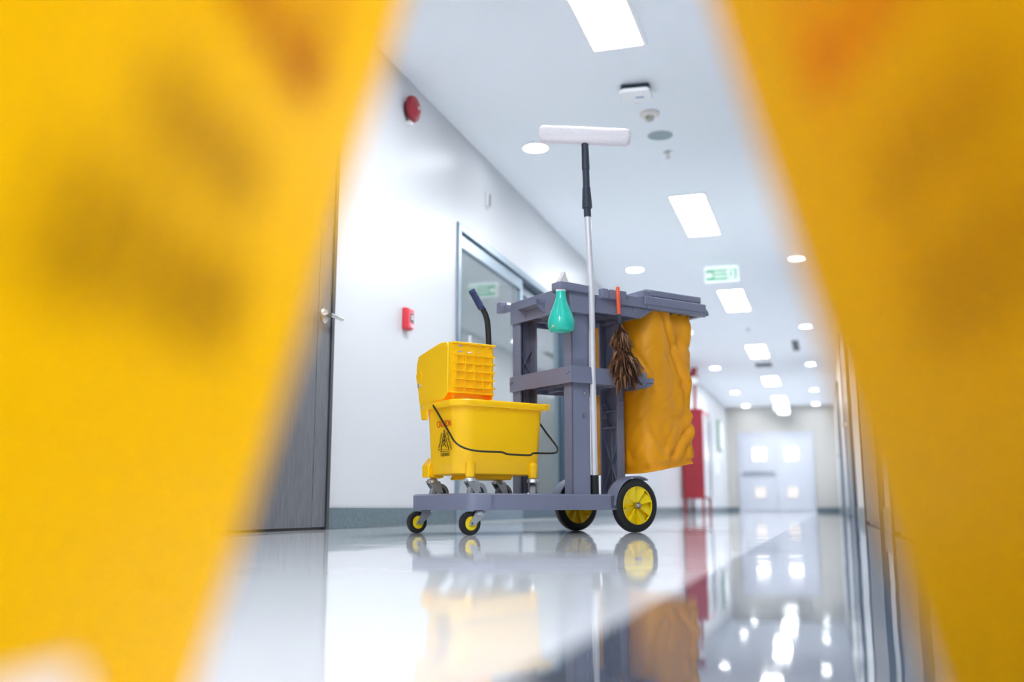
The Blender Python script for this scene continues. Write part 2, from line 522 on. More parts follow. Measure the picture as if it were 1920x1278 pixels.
for y in (2.4, -1.6):
    for x in (-1.835, -0.175):
        downlight(x, y, 'round downlight %s the floor sign beside the %s wall' % ('ahead of' if y > 0 else 'behind', 'left' if x < -1 else 'right'))

def exit_sign(loc, label, detail=True):
    t = empty('exit_sign', loc, 0, label, 'exit sign')
    MB().box(-0.20, 0.20, -0.03, 0.03, -0.205, -0.005).build('housing', M_SIGNW, t, bevel=0.012, seg=3)
    t.scale = (0.87, 1, 0.82)
    MB().box(-0.178, 0.178, -0.033, -0.030, -0.185, -0.05).build('green_face', M_GREEN, t)
    pr = MB()
    pr.lathe([(0.036, -0.036), (0.036, -0.033)], (-0.14, 0, -0.118), 'y', 24)
    pr.build('arrow_disc', M_SIGNW, t)
    tx = MB()
    random.seed(3)
    for row, zz in ((0, -0.088), (1, -0.142)):
        x = -0.092
        while x < 0.055:
            ww = random.uniform(0.010, 0.022)
            tx.box(x, x + ww, -0.0355, -0.033, zz - 0.018, zz + 0.018)
            x += ww + 0.006
    tx.build('lettering', M_SIGNW, t)
    MB().box(0.072, 0.158, -0.0355, -0.033, -0.178, -0.057).build('pictogram_field', M_SIGNW, t)
    fg = MB()
    fg.lathe([(0.010, -0.038), (0.010, -0.0355)], (0.122, 0, -0.078), 'y', 14)
    fg.bar((0.118, -0.037, -0.09), (0.11, -0.037, -0.128), 0.003, 0.018, (1, 0, 0))
    fg.bar((0.11, -0.037, -0.125), (0.13, -0.037, -0.145), 0.003, 0.011, (1, 0, 0))
    fg.bar((0.11, -0.037, -0.125), (0.094, -0.037, -0.162), 0.003, 0.011, (1, 0, 0))
    fg.build('running_figure', M_GREEN, t)
    for q in (-0.12, 0.12):
        MB().tube([(q, 0, -0.005), (q, 0, 0)], 0.008, 8).build('mounting_stud', M_STEEL, t)
    return t
exit_sign((-0.95, 10.35, H), 'green and white exit sign box hanging behind the cart lid')
t = exit_sign((-0.97, 24.85, H), 'small green exit sign box above the far double door')
MB().box(-0.10, 0.20, -0.03, 0.03, -0.33, -0.215).build('battery_box', M_WHITE, t, bevel=0.006)
MB().lathe([(0.03, -0.036), (0.03, -0.03)], (-0.03, 0, -0.27), 'y', 16).build('red_lamp', mat('red_lamp', (240, 120, 110), 0.4), t)

t = empty('access_point', (-0.985, 5.62, H), R(4), 'white square access point with a black mounting box on the ceiling', 'access point')
MB().prism(rrect(-0.085, 0.085, -0.06, 0.08, 0.015), 'z', -0.035, 0).build('mounting_box', M_NAVY, t, bevel=0.004)
MB().prism(rrect(-0.095, 0.095, -0.09, 0.09, 0.04), 'z', -0.06, -0.036).build('cover', M_WHITE, t, bevel=0.008, seg=3)
MB().box(0.0, 0.05, 0.0, 0.016, -0.062, -0.060).build('logo', mat('pale_blue_print', (110, 150, 180), 0.5), t)
MB().tube([(-0.06 + 0.001 * k, 0.07 + 0.11 * math.sin(k / 12 * PI) , -0.03 - 0.012 * math.sin(k / 12 * PI)) if k == 0 else (-0.06 + 0.01 * k, 0.07 + 0.07 * math.sin(k / 12 * PI), -0.03 - 0.01 * math.sin(k / 12 * PI)) for k in range(13)], 0.004, 6).build('cable', M_WHITE, t)
t = empty('smoke_detector', (-0.97, 6.03, H), 0, 'round cream smoke detector on the ceiling behind the access point', 'smoke detector')
MB().lathe([(0.062, 0), (0.062, -0.016), (0.05, -0.026)], (0, 0, 0), 'z', 28).build('base', mat('cream_plastic', (228, 222, 216), 0.5), t)
MB().lathe([(0.028, -0.026), (0.026, -0.05), (0.016, -0.056)], (0, 0, 0), 'z', 20).build('sensing_head', mat('warm_grey', (190, 184, 176), 0.5), t)
t = empty('ceiling_speaker', (-0.967, 6.44, H), 0, 'flat round grey speaker grille in the ceiling', 'speaker')
MB().lathe([(0.078, 0), (0.076, -0.006), (0.03, -0.009)], (0, 0, 0), 'z', 32).build('grille', M_GREYV, t)
MB().lathe([(0.086, 0), (0.086, -0.004), (0.078, -0.006), (0.078, 0)], (0, 0, 0), 'z', 32, cap=False).build('rim', mat('grey_rim', (172, 186, 188), 0.6), t)
def sprinkler(y, label):
    t = empty('sprinkler_head', (-0.965, y, H), 0, label, 'sprinkler')
    MB().lathe([(0.034, 0), (0.032, -0.008), (0.014, -0.012)], (0, 0, 0), 'z', 24).build('escutcheon', M_STEEL, t)
    MB().tube([(0, 0, -0.01), (0, 0, -0.045)], 0.007, 10).tube([(-0.011, 0, -0.02), (-0.014, 0, -0.035), (0, 0, -0.048)], 0.003, 6).tube([(0.011, 0, -0.02), (0.014, 0, -0.035), (0, 0, -0.048)], 0.003, 6).build('nozzle', M_CHROME, t)
    MB().lathe([(0.016, -0.046), (0.016, -0.049)], (0, 0, 0), 'z', 16).build('deflector', M_CHROME, t)
sprinkler(6.78, 'small chrome sprinkler head on the ceiling next to the speaker grille')
sprinkler(14.25, 'tiny sprinkler head between the third and fourth panel lights')
def vent(name, x, y, w, l, n, m, label):
    t = empty(name, (x, y, H), 0, label, 'air vent')
    MB().box(-w / 2 - 0.03, w / 2 + 0.03, -l / 2 - 0.03, l / 2 + 0.03, -0.006, 0).build('frame', M_WHITE, t)
    for k in range(n):
        yy = -l / 2 + (k + 0.5) * l / n
        MB().box(-w / 2, w / 2, yy - l / n * 0.38, yy + l / n * 0.38, -0.016, -0.006).build('slat', m, t)
vent('air_vent', -0.365, 15.9, 0.10, 1.0, 8, M_DARKV, 'long dark slot vent in the ceiling near the right wall')
vent('air_vent', -0.973, 17.95, 0.28, 0.45, 6, M_DARKV, 'square grey vent in the ceiling behind the fourth panel light')

# ------------------------------------------------------------------ left wall fittings
t = empty('fire_bell', (XL, 5.10, 2.40), 0, 'round red fire alarm bell high on the left wall', 'alarm bell')
MB().lathe([(0.05, 0), (0.05, 0.03)], (0, 0, 0), 'x', 24).build('back_box', mat('dark_red', (90, 22, 30), 0.5), t)
MB().lathe([(0.077, 0.024), (0.079, 0.034), (0.072, 0.052), (0.045, 0.066), (0.012, 0.070)], (0, 0, 0), 'x', 36).build('gong', M_RED, t)
MB().lathe([(0.010, 0.068), (0.010, 0.076)], (0, 0, 0), 'x', 14).build('centre_bolt', M_CHROME, t)
MB().box(0, 0.03, -0.015, 0.015, -0.092, -0.075).build('clapper_cover', M_WHITE, t)
t = empty('fire_pull_station', (XL, 5.115, 1.152), 0, 'red manual fire call point on the left wall', 'alarm switch')
MB().box(0, 0.030, -0.042, 0.042, -0.062, 0.062).build('body', M_REDL, t, bevel=0.006, seg=3)
MB().box(0.030, 0.042, -0.036, 0.036, -0.056, 0.056).build('front_cover', mat('light_red_plastic', (226, 84, 98), 0.35), t, bevel=0.004)
MB().box(0.042, 0.0435, -0.018, 0.026, -0.022, 0.030).build('instruction_plate', mat('dark_teal_print', (62, 84, 88), 0.4), t)
MB().box(0.0435, 0.0445, -0.012, 0.02, -0.002, 0.004).box(0.0435, 0.0445, -0.012, 0.02, 0.012, 0.018).build('plate_lines', M_WHITE, t)
MB().box(0.042, 0.050, -0.02, 0.028, -0.052, -0.034).build('pull_tab', mat('pink_white', (236, 190, 198), 0.4), t, bevel=0.003)
t = empty('wall_sensor', (XL, 6.54, 2.28), 0, 'small narrow white sensor box above the glass door', 'sensor')
MB().box(0, 0.02, -0.028, 0.028, -0.05, 0.05).build('cover', M_WHITE, t, bevel=0.004)
MB().box(0.02, 0.022, -0.018, 0.018, -0.045, 0.045).build('window_strip', M_DARKV, t)

# fire hose cabinet with riser pipe
FX, FY = -2.335, 17.1
t = empty('fire_hose_cabinet', (FX, FY, 0), 0, 'red floor-standing fire hose cabinet beyond the orange cart bag', 'fire cabinet')
MB().box(0, 0.36, 0, 1.1, 0.25, 1.76).build('body', M_RED, t, bevel=0.006)
MB().box(0.36, 0.375, 0.03, 1.07, 0.28, 1.67).build('door', mat('pale_glass_door', (210, 214, 220), 0.2), t)
MB().box(0.375, 0.385, 0.86, 0.92, 0.3, 1.6).build('door_edge', M_BLACK, t)
for a in (0.01, 0.31):
    for b in (0.01, 1.05):
        MB().box(a, a + 0.04, b, b + 0.04, 0, 0.25).build('leg', M_RED, t)
t = empty('fire_riser_pipe', (FX + 0.22, FY + 0.2, 1.76), 0, 'red fire main pipe with valve rising from the hose cabinet', 'pipe')
MB().tube([(0, 0, 0), (0, 0, 0.66)], 0.026, 14).build('riser', M_RED, t)
MB().tube([(-0.21, 0, 0.62), (0.02, 0, 0.62)], 0.045, 14).build('header_pipe', M_RED, t)
MB().lathe([(0.06, 0.55), (0.06, 0.60), (0.045, 0.60), (0.045, 0.68), (0.06, 0.68), (0.06, 0.73)], (0, 0, 0), 'z', 18).build('valve_body', M_RED, t)
MB().lathe([(0.07, -0.09), (0.07, -0.075)], (0, 0, 0.50), 'y', 20).build('gauge', M_WHITE, t)
MB().lathe([(0.07, -0.09), (0.07, -0.075)], (-0.18, 0, 0.76), 'y', 20).build('gauge', M_WHITE, t)
t = empty('wall_notice', (XL2, 23.6, 1.75), 0, 'narrow green wall notice left of the far double door', 'sign')
MB().box(0, 0.05, -0.3, 0.3, -0.35, 0.35).build('plate', mat('muted_green', (96, 140, 112), 0.5), t)
MB().box(0.05, 0.055, -0.26, 0.26, -0.31, 0.31).build('face', M_WHITE, t)
t = empty('wall_switch_plate', (XL2, 23.0, 0.98), 0, 'white glossy switch plate on the left wall near the far door', 'switch')
MB().box(0, 0.02, -0.12, 0.12, -0.12, 0.12).build('plate', M_WHITE, t, bevel=0.004)
MB().box(0.02, 0.028, -0.05, 0.05, -0.06, 0.06).build('rocker', M_WHITE, t, bevel=0.003)

# ------------------------------------------------------------------ the cart frame of reference
BETA = R(50.5)
P0 = Vector((-0.744, 4.064, 0))
E1 = Vector((math.cos(BETA), math.sin(BETA), 0))
E2 = Vector((-math.sin(BETA), math.cos(BETA), 0))
def wp(s, t, z):
    return P0 + E1 * s + E2 * t + Vector((0, 0, z))
def cart_thing(name, base, label, cat, group=None):
    return empty(name, wp(*base), BETA, label, cat, group)

# ------------------------------------------------------------------ janitor cart
cart = cart_thing('janitor_cart', (0, 0, 0), 'grey plastic cleaning cart with shelves, yellow wheels and a bag lid', 'cleaning cart')
outer = round_poly([(-0.79, -0.004), (-0.70, -0.012), (-0.685, 0.0), (-0.095, 0.0), (-0.095, 0.05), (0.12, 0.05), (0.12, 0.38), (-0.095, 0.38), (-0.095, 0.43), (-0.685, 0.43), (-0.70, 0.462), (-0.785, 0.462), (-0.80, 0.40), (-0.795, 0.06)],
                   [0.03, 0.02, 0.02, 0.004, 0.004, 0.02, 0.02, 0.004, 0.004, 0.02, 0.02, 0.03, 0.02, 0.02])
def inset(poly, d):
    out = []
    n = len(poly)
    for i in range(n):
        a, b, c = Vector(poly[i - 1]), Vector(poly[i]), Vector(poly[(i + 1) % n])
        t1, t2 = (b - a), (c - b)
        nn = Vector((-(t1.y + t2.y), t1.x + t2.x))
        nn.normalize() if nn.length > 1e-9 else None
        out.append((b.x + nn.x * d, b.y + nn.y * d))
    return out
inner = inset(outer, 0.014)
rim = MB()
rim.rings([[(x, y, 0.090) for x, y in outer], [(x, y, 0.146) for x, y in outer], [(x * 1.0, y, 0.152) for x, y in inset(outer, 0.006)], [(x, y, 0.152) for x, y in inner], [(x, y, 0.090) for x, y in inner]], cap=False, closed=True)
base = rim.build('base_rim', M_CART, cart, smooth=40)
MB().prism(inset(outer, 0.010), 'z', 0.098, 0.112).build('deck', M_CART, cart)

def channel_post(name, y_open, y_back, s0, s1, z0, z1):
    m = MB()
    sgn = 1 if y_back > y_open else -1
    m.box(s0, s1, min(y_back, y_back - sgn * 0.008), max(y_back, y_back - sgn * 0.008), z0, z1)
    m.box(s0, s0 + 0.009, min(y_open, y_back), max(y_open, y_back), z0, z1)
    m.box(s1 - 0.009, s1, min(y_open, y_back), max(y_open, y_back), z0, z1)
    return m
m = channel_post('post', 0.072, 0.015, -0.310, -0.220, 0.112, 0.90)
p = m.build('post', M_CART, cart, bevel=0.006, seg=3)
for zz in (0.552, 0.462):
    MB().lathe([(0.0105, 0.0115), (0.0105, 0.015), (0.006, 0.017)], (-0.250, 0, zz), 'y', 18).build('screw_recess', mat('recess_grey', (104, 108, 128), 0.5), p)
    MB().lathe([(0.006, 0.0095), (0.006, 0.0120)], (-0.252, 0, zz), 'y', 12).build('screw', M_CHROME, p)
def ribs(m, s0, s1, yy, yd, z0, z1):
    a, b = sorted((yy, yy + yd))
    m.bar((s0, (a + b) / 2, z0), (s1, (a + b) / 2, z1), b - a, 0.007, (1, 0, 0)) if False else None
def xbrace(m, s0, s1, y0, y1, z0, z1):
    ym = (y0 + y1) / 2
    for a, b in (((s0, ym, z0), (s1, ym, z1)), ((s0, ym, z1), (s1, ym, z0))):
        dv = Vector(b) - Vector(a)
        m.bar(a, b, y1 - y0, 0.005, (0, 1, 0)) if False else m.bar(a, b, 0.005, y1 - y0, (0, 1, 0))
m = channel_post('post', 0.372, 0.428, -0.322, -0.232, 0.112, 0.90)
m.box(-0.287, -0.283, 0.40, 0.422, 0.15, 0.60).box(-0.287, -0.283, 0.40, 0.422, 0.66, 0.89)
xbrace(m, -0.312, -0.242, 0.398, 0.422, 0.67, 0.78)
xbrace(m, -0.312, -0.242, 0.398, 0.422, 0.30, 0.46)
m.build('post', M_CART, cart, bevel=0.003)
# rear spine, a channel open to the front with web ribs
sp = MB()
t0, t1, sa, sb = 0.128, 0.250, 0.012, 0.050
sp.box(sb - 0.006, sb, t0, t1, 0.112, 0.90).box(sa, sb, t0, t0 + 0.010, 0.112, 0.90).box(sa, sb, t1 - 0.010, t1, 0.112, 0.90)
for zz in (0.505, 0.435):
    sp.box(sa + 0.008, sb - 0.006, t0 + 0.01, t1 - 0.01, zz, zz + 0.005)
    tm = (t0 + t1) / 2
    for q in (-1, 1):
        sp.bar((0.035, tm + q * 0.02, zz + 0.006), (0.035, tm + q * 0.045, zz + 0.04), 0.004, 0.03, (1, 0, 0))
        sp.bar((0.035, tm + q * 0.045, zz + 0.04), (0.035, tm + q * 0.064, zz + 0.04), 0.004, 0.03, (1, 0, 0))
ym = (sa + sb) / 2 + 0.006
for a, b in (((ym, t0 + 0.012, 0.18), (ym, t1 - 0.012, 0.39)), ((ym, t0 + 0.012, 0.39), (ym, t1 - 0.012, 0.18))):
    sp.bar(a, b, 0.005, 0.03, (1, 0, 0))
sp.box(ym - 0.01, ym + 0.01, tm - 0.003, tm + 0.003, 0.112, 0.42)
sp.build('spine_post', M_CART, cart, bevel=0.002)

def tray(name, s0, s1, y0, y1, z0, z1, zf, nrib, zn=None):
    m = MB()
    th = 0.008
    m.box(s0, s0 + th, y0, y1, z0, z1).box(s1 - th, s1, y0, y1, z0, z1).box(s0 + th, s1 - th, y0, y0 + th, z0, zn or z1).box(s0 + th, s1 - th, y1 - th, y1, z0, z1)
    m.box(s0 + th, s1 - th, y0 + th, y1 - th, zf, zf + 0.006)
    for k in range(1, nrib):
        ss = s0 + (s1 - s0) * k / nrib
        m.box(ss - 0.002, ss + 0.002, y0 + th, y1 - th, zf - 0.014, zf)
    for k in range(1, 4):
        yy = y0 + (y1 - y0) * k / 4
        m.box(s0 + th, s1 - th, yy - 0.002, yy + 0.002, zf - 0.014, zf)
    return m
sh = tray('shelf', -0.334, 0.062, -0.008, 0.436, 0.590, 0.656, 0.612, 4)
shelf = sh.build('shelf', M_CART, cart, bevel=0.003)
lipm = MB().box(0.062, 0.095, -0.008, 0.10, 0.608, 0.632).prism([(0.0, 0.590), (0.062, 0.590), (0.095, 0.608), (0.062, 0.612), (0.0, 0.612)], 'y', -0.012, -0.008)
lipm.box(-0.02, 0.095, -0.014, -0.008, 0.612, 0.632)
for k in range(3):
    lipm.bar((0.0 + 0.022 * k, -0.012, 0.592), (0.018 + 0.022 * k, -0.012, 0.612), 0.006, 0.004)
lipm.build('shelf_lip', M_CART, shelf)
for ya, yb in ((0.0, 0.022), (0.41, 0.43)):
    MB().box(-0.340, -0.334, ya, yb, 0.627, 0.631).build('shelf_clip', M_CART, shelf)
tr = tray('top_tray', -0.334, 0.030, -0.008, 0.430, 0.884, 0.982, 0.905, 4, 0.958)
top = tr.build('top_tray', M_CART, cart, bevel=0.003)
# hook ledge on the front of the tray
hk = MB().box(-0.372, -0.334, 0.165, 0.315, 0.930, 0.937)
hk.box(-0.374, -0.368, 0.165, 0.315, 0.930, 0.950)
for yy in (0.165, 0.307):
    hk.prism([(-0.334, 0.895), (-0.334, 0.955), (-0.374, 0.950), (-0.374, 0.930)], 'y', yy, yy + 0.008)
hk.build('hook_ledge', M_CART, top)
MB().box(-0.352, -0.325, 0.425, 0.47, 0.945, 0.975).box(-0.368, -0.335, 0.452, 0.490, 0.942, 0.990).build('corner_hook', M_CART, top, bevel=0.003)
cp = MB().prism([(-0.396, -0.028), (-0.34, -0.030), (-0.222, -0.016), (-0.222, 0.0), (-0.30, 0.06), (-0.37, 0.06), (-0.396, 0.03)], 'z', 0.956, 0.988)
cp.box(-0.328, -0.226, -0.010, 0.05, 0.872, 0.94)
cp.build('corner_cap', M_CART, top, bevel=0.003)
for k, (a, b) in enumerate(((-0.188, -0.158), (-0.145, -0.110), (-0.095, -0.062))):
    MB().box(a, b, -0.036, -0.008, 0.942 if k < 2 else 0.925, 0.982).build('comb_block', M_CART, top, bevel=0.002)
# bag bracket arms (near and far)
for yy in (-0.022, 0.424):
    arm = MB().prism([(-0.095, 0.932), (-0.095, 0.972), (0.06, 0.972), (0.12, 0.966), (0.12, 0.930), (-0.03, 0.926)], 'y', yy, yy + 0.016)
    arm.prism([(-0.09, 0.884), (-0.09, 0.93), (0.11, 0.93), (0.03, 0.880)], 'y', yy + 0.009, yy + 0.016)
    arm.bar((-0.02, yy + 0.005, 0.884), (0.0, yy + 0.005, 0.930), 0.006, 0.004)
    arm.bar((0.02, yy + 0.005, 0.882), (0.045, yy + 0.005, 0.930), 0.006, 0.004)
    arm.box(0.08, 0.40, yy + 0.004, yy + 0.016, 0.925, 0.94)
    arm.build('bracket_arm', M_CART, cart, bevel=0.002)
MB().lathe([(0.008, -0.026), (0.008, -0.020)], (-0.055, 0, 0.958), 'y', 14).build('bracket_screw', M_STEEL, cart)
# lid
lid = MB().box(0.045, 0.395, -0.03, 0.44, 0.940, 0.980)
lid = lid.build('lid', M_CART, cart, bevel=0.006, seg=3)
MB().prism([(0.055, -0.02), (0.375, -0.02), (0.375, 0.43), (0.055, 0.43)], 'z', 0.982, 1.012).build('lid_top', M_CART, lid, bevel=0.006, seg=3)
MB().box(0.035, 0.085, -0.026, 0.43, 0.972, 1.004).build('lid_hinge', M_CART, lid, bevel=0.004)
MB().prism(round_poly([(0.395, 0.936), (0.395, 0.968), (0.425, 0.966), (0.436, 0.95), (0.436, 0.936)], 0.012), 'y', 0.0, 0.41).build('lid_lip', M_CART, lid)
rb = MB()
for k in range(7):
    ss = 0.10 + 0.045 * k
    rb.box(ss, ss + 0.004, -0.026, 0.436, 0.926, 0.940)
for yy in (-0.026, 0.10, 0.21, 0.32, 0.432):
    rb.box(0.06, 0.39, yy, yy + 0.004, 0.926, 0.940)
rb.build('lid_ribs', M_CART, lid)

# big wheels
def big_wheel(yc, near):
    t = MB().lathe([(0.077, -0.020), (0.094, -0.022), (0.104, -0.018), (0.108, -0.010), (0.108, 0.010), (0.104, 0.018), (0.094, 0.022), (0.077, 0.020)], (0, yc, 0.108), 'y', 64, cap=False)
    wh = t.build('wheel', M_TYRE, cart, smooth=50)
    h = MB()
    h.lathe([(0.078, 0.018), (0.079, -0.018), (0.075, -0.021), (0.073, -0.016)], (0, yc, 0.108), 'y', 64, cap=False)
    n = 8
    vs, fs = [], []
    for k in range(n):
        a0, a1 = 2 * PI * k / n + 0.2, 2 * PI * (k + 1) / n + 0.2
        for a, dd in ((a0, -0.020), ((a0 + a1) / 2, -0.011), (a1, 0.003)):
            for r in (0.014, 0.045, 0.075):
                vs.append((r * math.cos(a), yc + dd * (0.5 + 0.5 * r / 0.075) - 0.001, 0.108 + r * math.sin(a)))
        b = k * 9
        for i in range(2):
            for j in range(2):
                fs.append((b + i * 3 + j, b + i * 3 + j + 1, b + (i + 1) * 3 + j + 1, b + (i + 1) * 3 + j))
        nx = ((k + 1) % n) * 9
        for j in range(2):
            fs.append((b + 6 + j, b + 7 + j, nx + 1 + j, nx + j))
    h.add(vs, fs)
    h.lathe([(0.076, 0.004), (0.012, 0.004)], (0, yc, 0.108), 'y', 40)
    hub = h.build('hub', M_YELHUB, wh, smooth=20)
    MB().lathe([(0.013, -0.026), (0.013, -0.008)], (0, yc, 0.108), 'y', 20).build('washer', M_STEEL, wh)
    MB().lathe([(0.0075, -0.034), (0.0075, -0.026)], (0, yc, 0.108), 'y', 6).build('axle_nut', M_CHROME, wh)
    return wh
big_wheel(0.014, True)
big_wheel(0.412, False)
MB().tube([(0, 0.03, 0.108), (0, 0.40, 0.108)], 0.008, 12).build('axle', M_STEEL, cart)
for yy in (-0.010, 0.385):
    fd = []
    for k in range(15):
        a = R(62 + 118 * k / 14)
        c_, s_ = math.cos(a), math.sin(a)
        z = 0.108
        fd.append([(0.114 * c_, yy, z + 0.114 * s_), (0.119 * c_, yy, z + 0.119 * s_), (0.119 * c_, yy + 0.062, z + 0.119 * s_), (0.114 * c_, yy + 0.062, z + 0.114 * s_)])
    MB().rings(fd).box(-0.132, -0.095, yy + 0.01, yy + 0.062, 0.098, 0.150).build('fender', M_CART, cart, smooth=40)
# front casters
def caster(parent, sx, yc, r, zt, wheel_m, hub_m, off, wd, origin=(0, 0, 0), ang=0.0, plate=True):
    rot = Matrix.Translation(Vector((sx, yc, 0))) @ Matrix.Rotation(ang, 4, 'Z')
    k = MB()
    # housing and two fork plates
    k.lathe([(r * 0.30, zt), (r * 0.52, zt - 0.004), (r * 0.58, zt - 0.016), (r * 0.40, zt - 0.020)], (0, 0, 0), 'z', 22)
    for q in (-1, 1):
        a, b = (q * (wd / 2 + 0.002), q * (wd / 2 + 0.005))
        k.prism([(-r * 0.62, zt - 0.010), (r * 0.62, zt - 0.010), (off + r * 0.30, ZC - r * 0.18), (off - r * 0.30, ZC - r * 0.18)], 'y', min(a, b), max(a, b))
    c = k.build('caster', M_CHROME, parent, origin, mtx=rot, smooth=40)
    w_ = MB().lathe([(r * 0.6, -wd / 2), (r * 0.93, -wd / 2), (r, -wd * 0.32), (r, wd * 0.32), (r * 0.93, wd / 2), (r * 0.6, wd / 2)], (off, 0, ZC), 'y', 40, cap=False).build('caster_wheel', wheel_m, c, origin, mtx=rot, smooth=50)
    MB().lathe([(r * 0.62, -wd * 0.42), (r * 0.28, -wd * 0.36), (r * 0.26, -wd * 0.52), (r * 0.26, wd * 0.52), (r * 0.28, wd * 0.36), (r * 0.62, wd * 0.42)], (off, 0, ZC), 'y', 32).build('caster_hub', hub_m, c, origin, mtx=rot, smooth=30)
    MB().lathe([(r * 0.12, -wd / 2 - 0.009), (r * 0.12, wd / 2 + 0.009)], (off, 0, ZC), 'y', 10).build('caster_axle', M_STEEL, c, origin, mtx=rot)
    return c
ZC = 0.0425
caster(cart, -0.728, 0.034, 0.0425, 0.091, M_TYRE, M_YELHUB, -0.040, 0.024)
caster(cart, -0.745, 0.420, 0.0425, 0.091, M_TYRE, M_YELHUB, -0.040, 0.024, ang=R(4))

# ------------------------------------------------------------------ collection bag
bag_base = (0.22, 0.21, 0.25)
NB, NA = 70, 180
rgs = []
for k in range(NB + 1):
    f = k / NB
    ring = []
    z = 0.262 + (0.945 - 0.262) * f
    for i in range(NA):
        a = 2 * PI * i / NA
        ca, sa_ = math.cos(a), math.sin(a)
        n_ = 6.5
        rr = (abs(ca) ** n_ + abs(sa_) ** n_) ** (-1 / n_)
        hs, ht = 0.150 - 0.004 * f, 0.196
        x, y = hs * rr * ca, ht * rr * sa_
        q3 = Vector((x * 9, y * 9, z * 4.2))
        # broad sag, long hanging folds, and sharp creases running diagonally
        dsp = 0.010 * noise.noise(q3 * 0.8 + Vector((3, 8, 1)))
        dsp += 0.006 * (0.3 + 0.7 * f) * math.sin(6 * a + 2.2 * noise.noise(Vector((a, z * 3, 9))) + 0.6)
        r1 = noise.noise(Vector((x * 8 + z * 4, y * 8 - z * 4, z * 3)))
        dsp -= 0.008 * max(0.0, 1 - abs(r1) * 4.0) ** 1.5
        r2 = noise.noise(Vector((x * 11 - z * 7 + 4, y * 11 + z * 7, z * 5 + 3)))
        dsp -= 0.006 * max(0.0, 1 - abs(r2) * 4.0) ** 1.5 * (0.2 + 0.8 * (1 - f))
        if sa_ < -0.55:
            for (xa, za, xb, zb, dep) in ((-0.045, 0.93, 0.075, 0.62, 0.013), (0.075, 0.62, 0.085, 0.40, 0.007), (0.13, 0.46, -0.01, 0.31, 0.010), (0.02, 0.46, -0.05, 0.33, 0.005), (0.11, 0.93, 0.06, 0.78, 0.006)):
                ln_ = Vector((xb - xa, zb - za))
                tt = max(0.0, min(1.0, Vector((x - xa, z - za)).dot(ln_) / ln_.length_squared))
                nrm = Vector((-ln_.y, ln_.x)).normalized()
                off_ = Vector((x - xa - ln_.x * tt, z - za - ln_.y * tt))
                dd_ = off_.dot(nrm) if abs(off_.dot(nrm)) > 0.98 * off_.length else off_.length
                dep *= 0.8
                dsp += -dep * math.exp(-(dd_ / 0.011) ** 2) + dep * 0.8 * math.exp(-((dd_ - 0.028) / 0.02) ** 2)
        sc = 1 + dsp / 0.17
        pull = 1.0 if f > 0.03 else 0.965
        zz = z + (1 - f) ** 4 * (0.055 * (x / 0.16) * 0.5 + 0.006)
        ring.append((0.215 + x * sc * pull + 0.012 * (1 - f) ** 3 * (1 if x > 0 else 0), 0.21 + y * sc * pull, zz))
    rgs.append(ring)
bag = cart_thing('collection_bag', bag_base, 'orange vinyl waste bag hanging under the cart lid', 'waste bag')
bg = MB().rings(rgs, cap=True)
MB_bag = bg.build('sack', M_BAG, bag, bag_base, smooth=60)
MB().rings([[(0.22 + (p[0] - 0.22) * q, 0.21 + (p[1] - 0.21) * q, p[2] + dz) for p in rgs[0]] for q, dz in ((1.004, -0.003), (1.012, 0.0), (1.004, 0.004))], cap=False).build('bottom_seam', M_BAG, bag, bag_base)

# ------------------------------------------------------------------ mop bucket
bb = (-0.61, 0.19, 0.112)
bk = cart_thing('mop_bucket', bb, 'yellow plastic mop bucket with wire bail standing on the cart deck', 'bucket')
plan = [(-0.818, 0.078), (-0.772, 0.040), (-0.52, 0.046), (-0.415, 0.058), (-0.410, 0.322), (-0.765, 0.338), (-0.818, 0.285)]
prad = [0.05, 0.07, 0.10, 0.035, 0.04, 0.05, 0.03]
def bring(z, ds, dt, grow=0.0):
    cx, cy = -0.612, 0.19
    pl = [(cx + (x - cx) * ds + math.copysign(grow, x - cx), cy + (y - cy) * dt + math.copysign(grow, y - cy)) for x, y in plan]
    return [(x, y, z) for x, y in round_poly(pl, prad, 6)]
body = MB()
body.rings([bring(0.222, 0.86, 0.84), bring(0.226, 0.90, 0.88), bring(0.252, 0.925, 0.905), bring(0.256, 0.935, 0.915), bring(0.476, 0.995, 0.99), bring(0.476, 0.975, 0.965), bring(0.262, 0.91, 0.89), bring(0.236, 0.87, 0.85)], cap=True)
body.build('body', M_YEL, bk, bb, smooth=40)
rimm = MB()
rimm.rings([bring(0.474, 1.0, 0.99), bring(0.474, 1.0, 1.0, 0.012), bring(0.478, 1.0, 1.0, 0.015), bring(0.496, 1.0, 1.0, 0.015), bring(0.500, 1.0, 1.0, 0.012), bring(0.500, 0.975, 0.965), bring(0.474, 0.97, 0.96)], cap=False, closed=True)
br_ = rimm.build('rim', M_YEL, bk, bb, smooth=40)
MB().prism(rrect(-0.425, -0.390, 0.05, 0.33, 0.012), 'z', 0.478, 0.503).build('pour_lip', M_YEL, bk, bb, bevel=0.004)
MB().lathe([(0.012, 0.498), (0.011, 0.504), (0.006, 0.507)], (-0.50, 0.10, 0), 'z', 16).build('rim_boss', M_YEL, bk, bb)
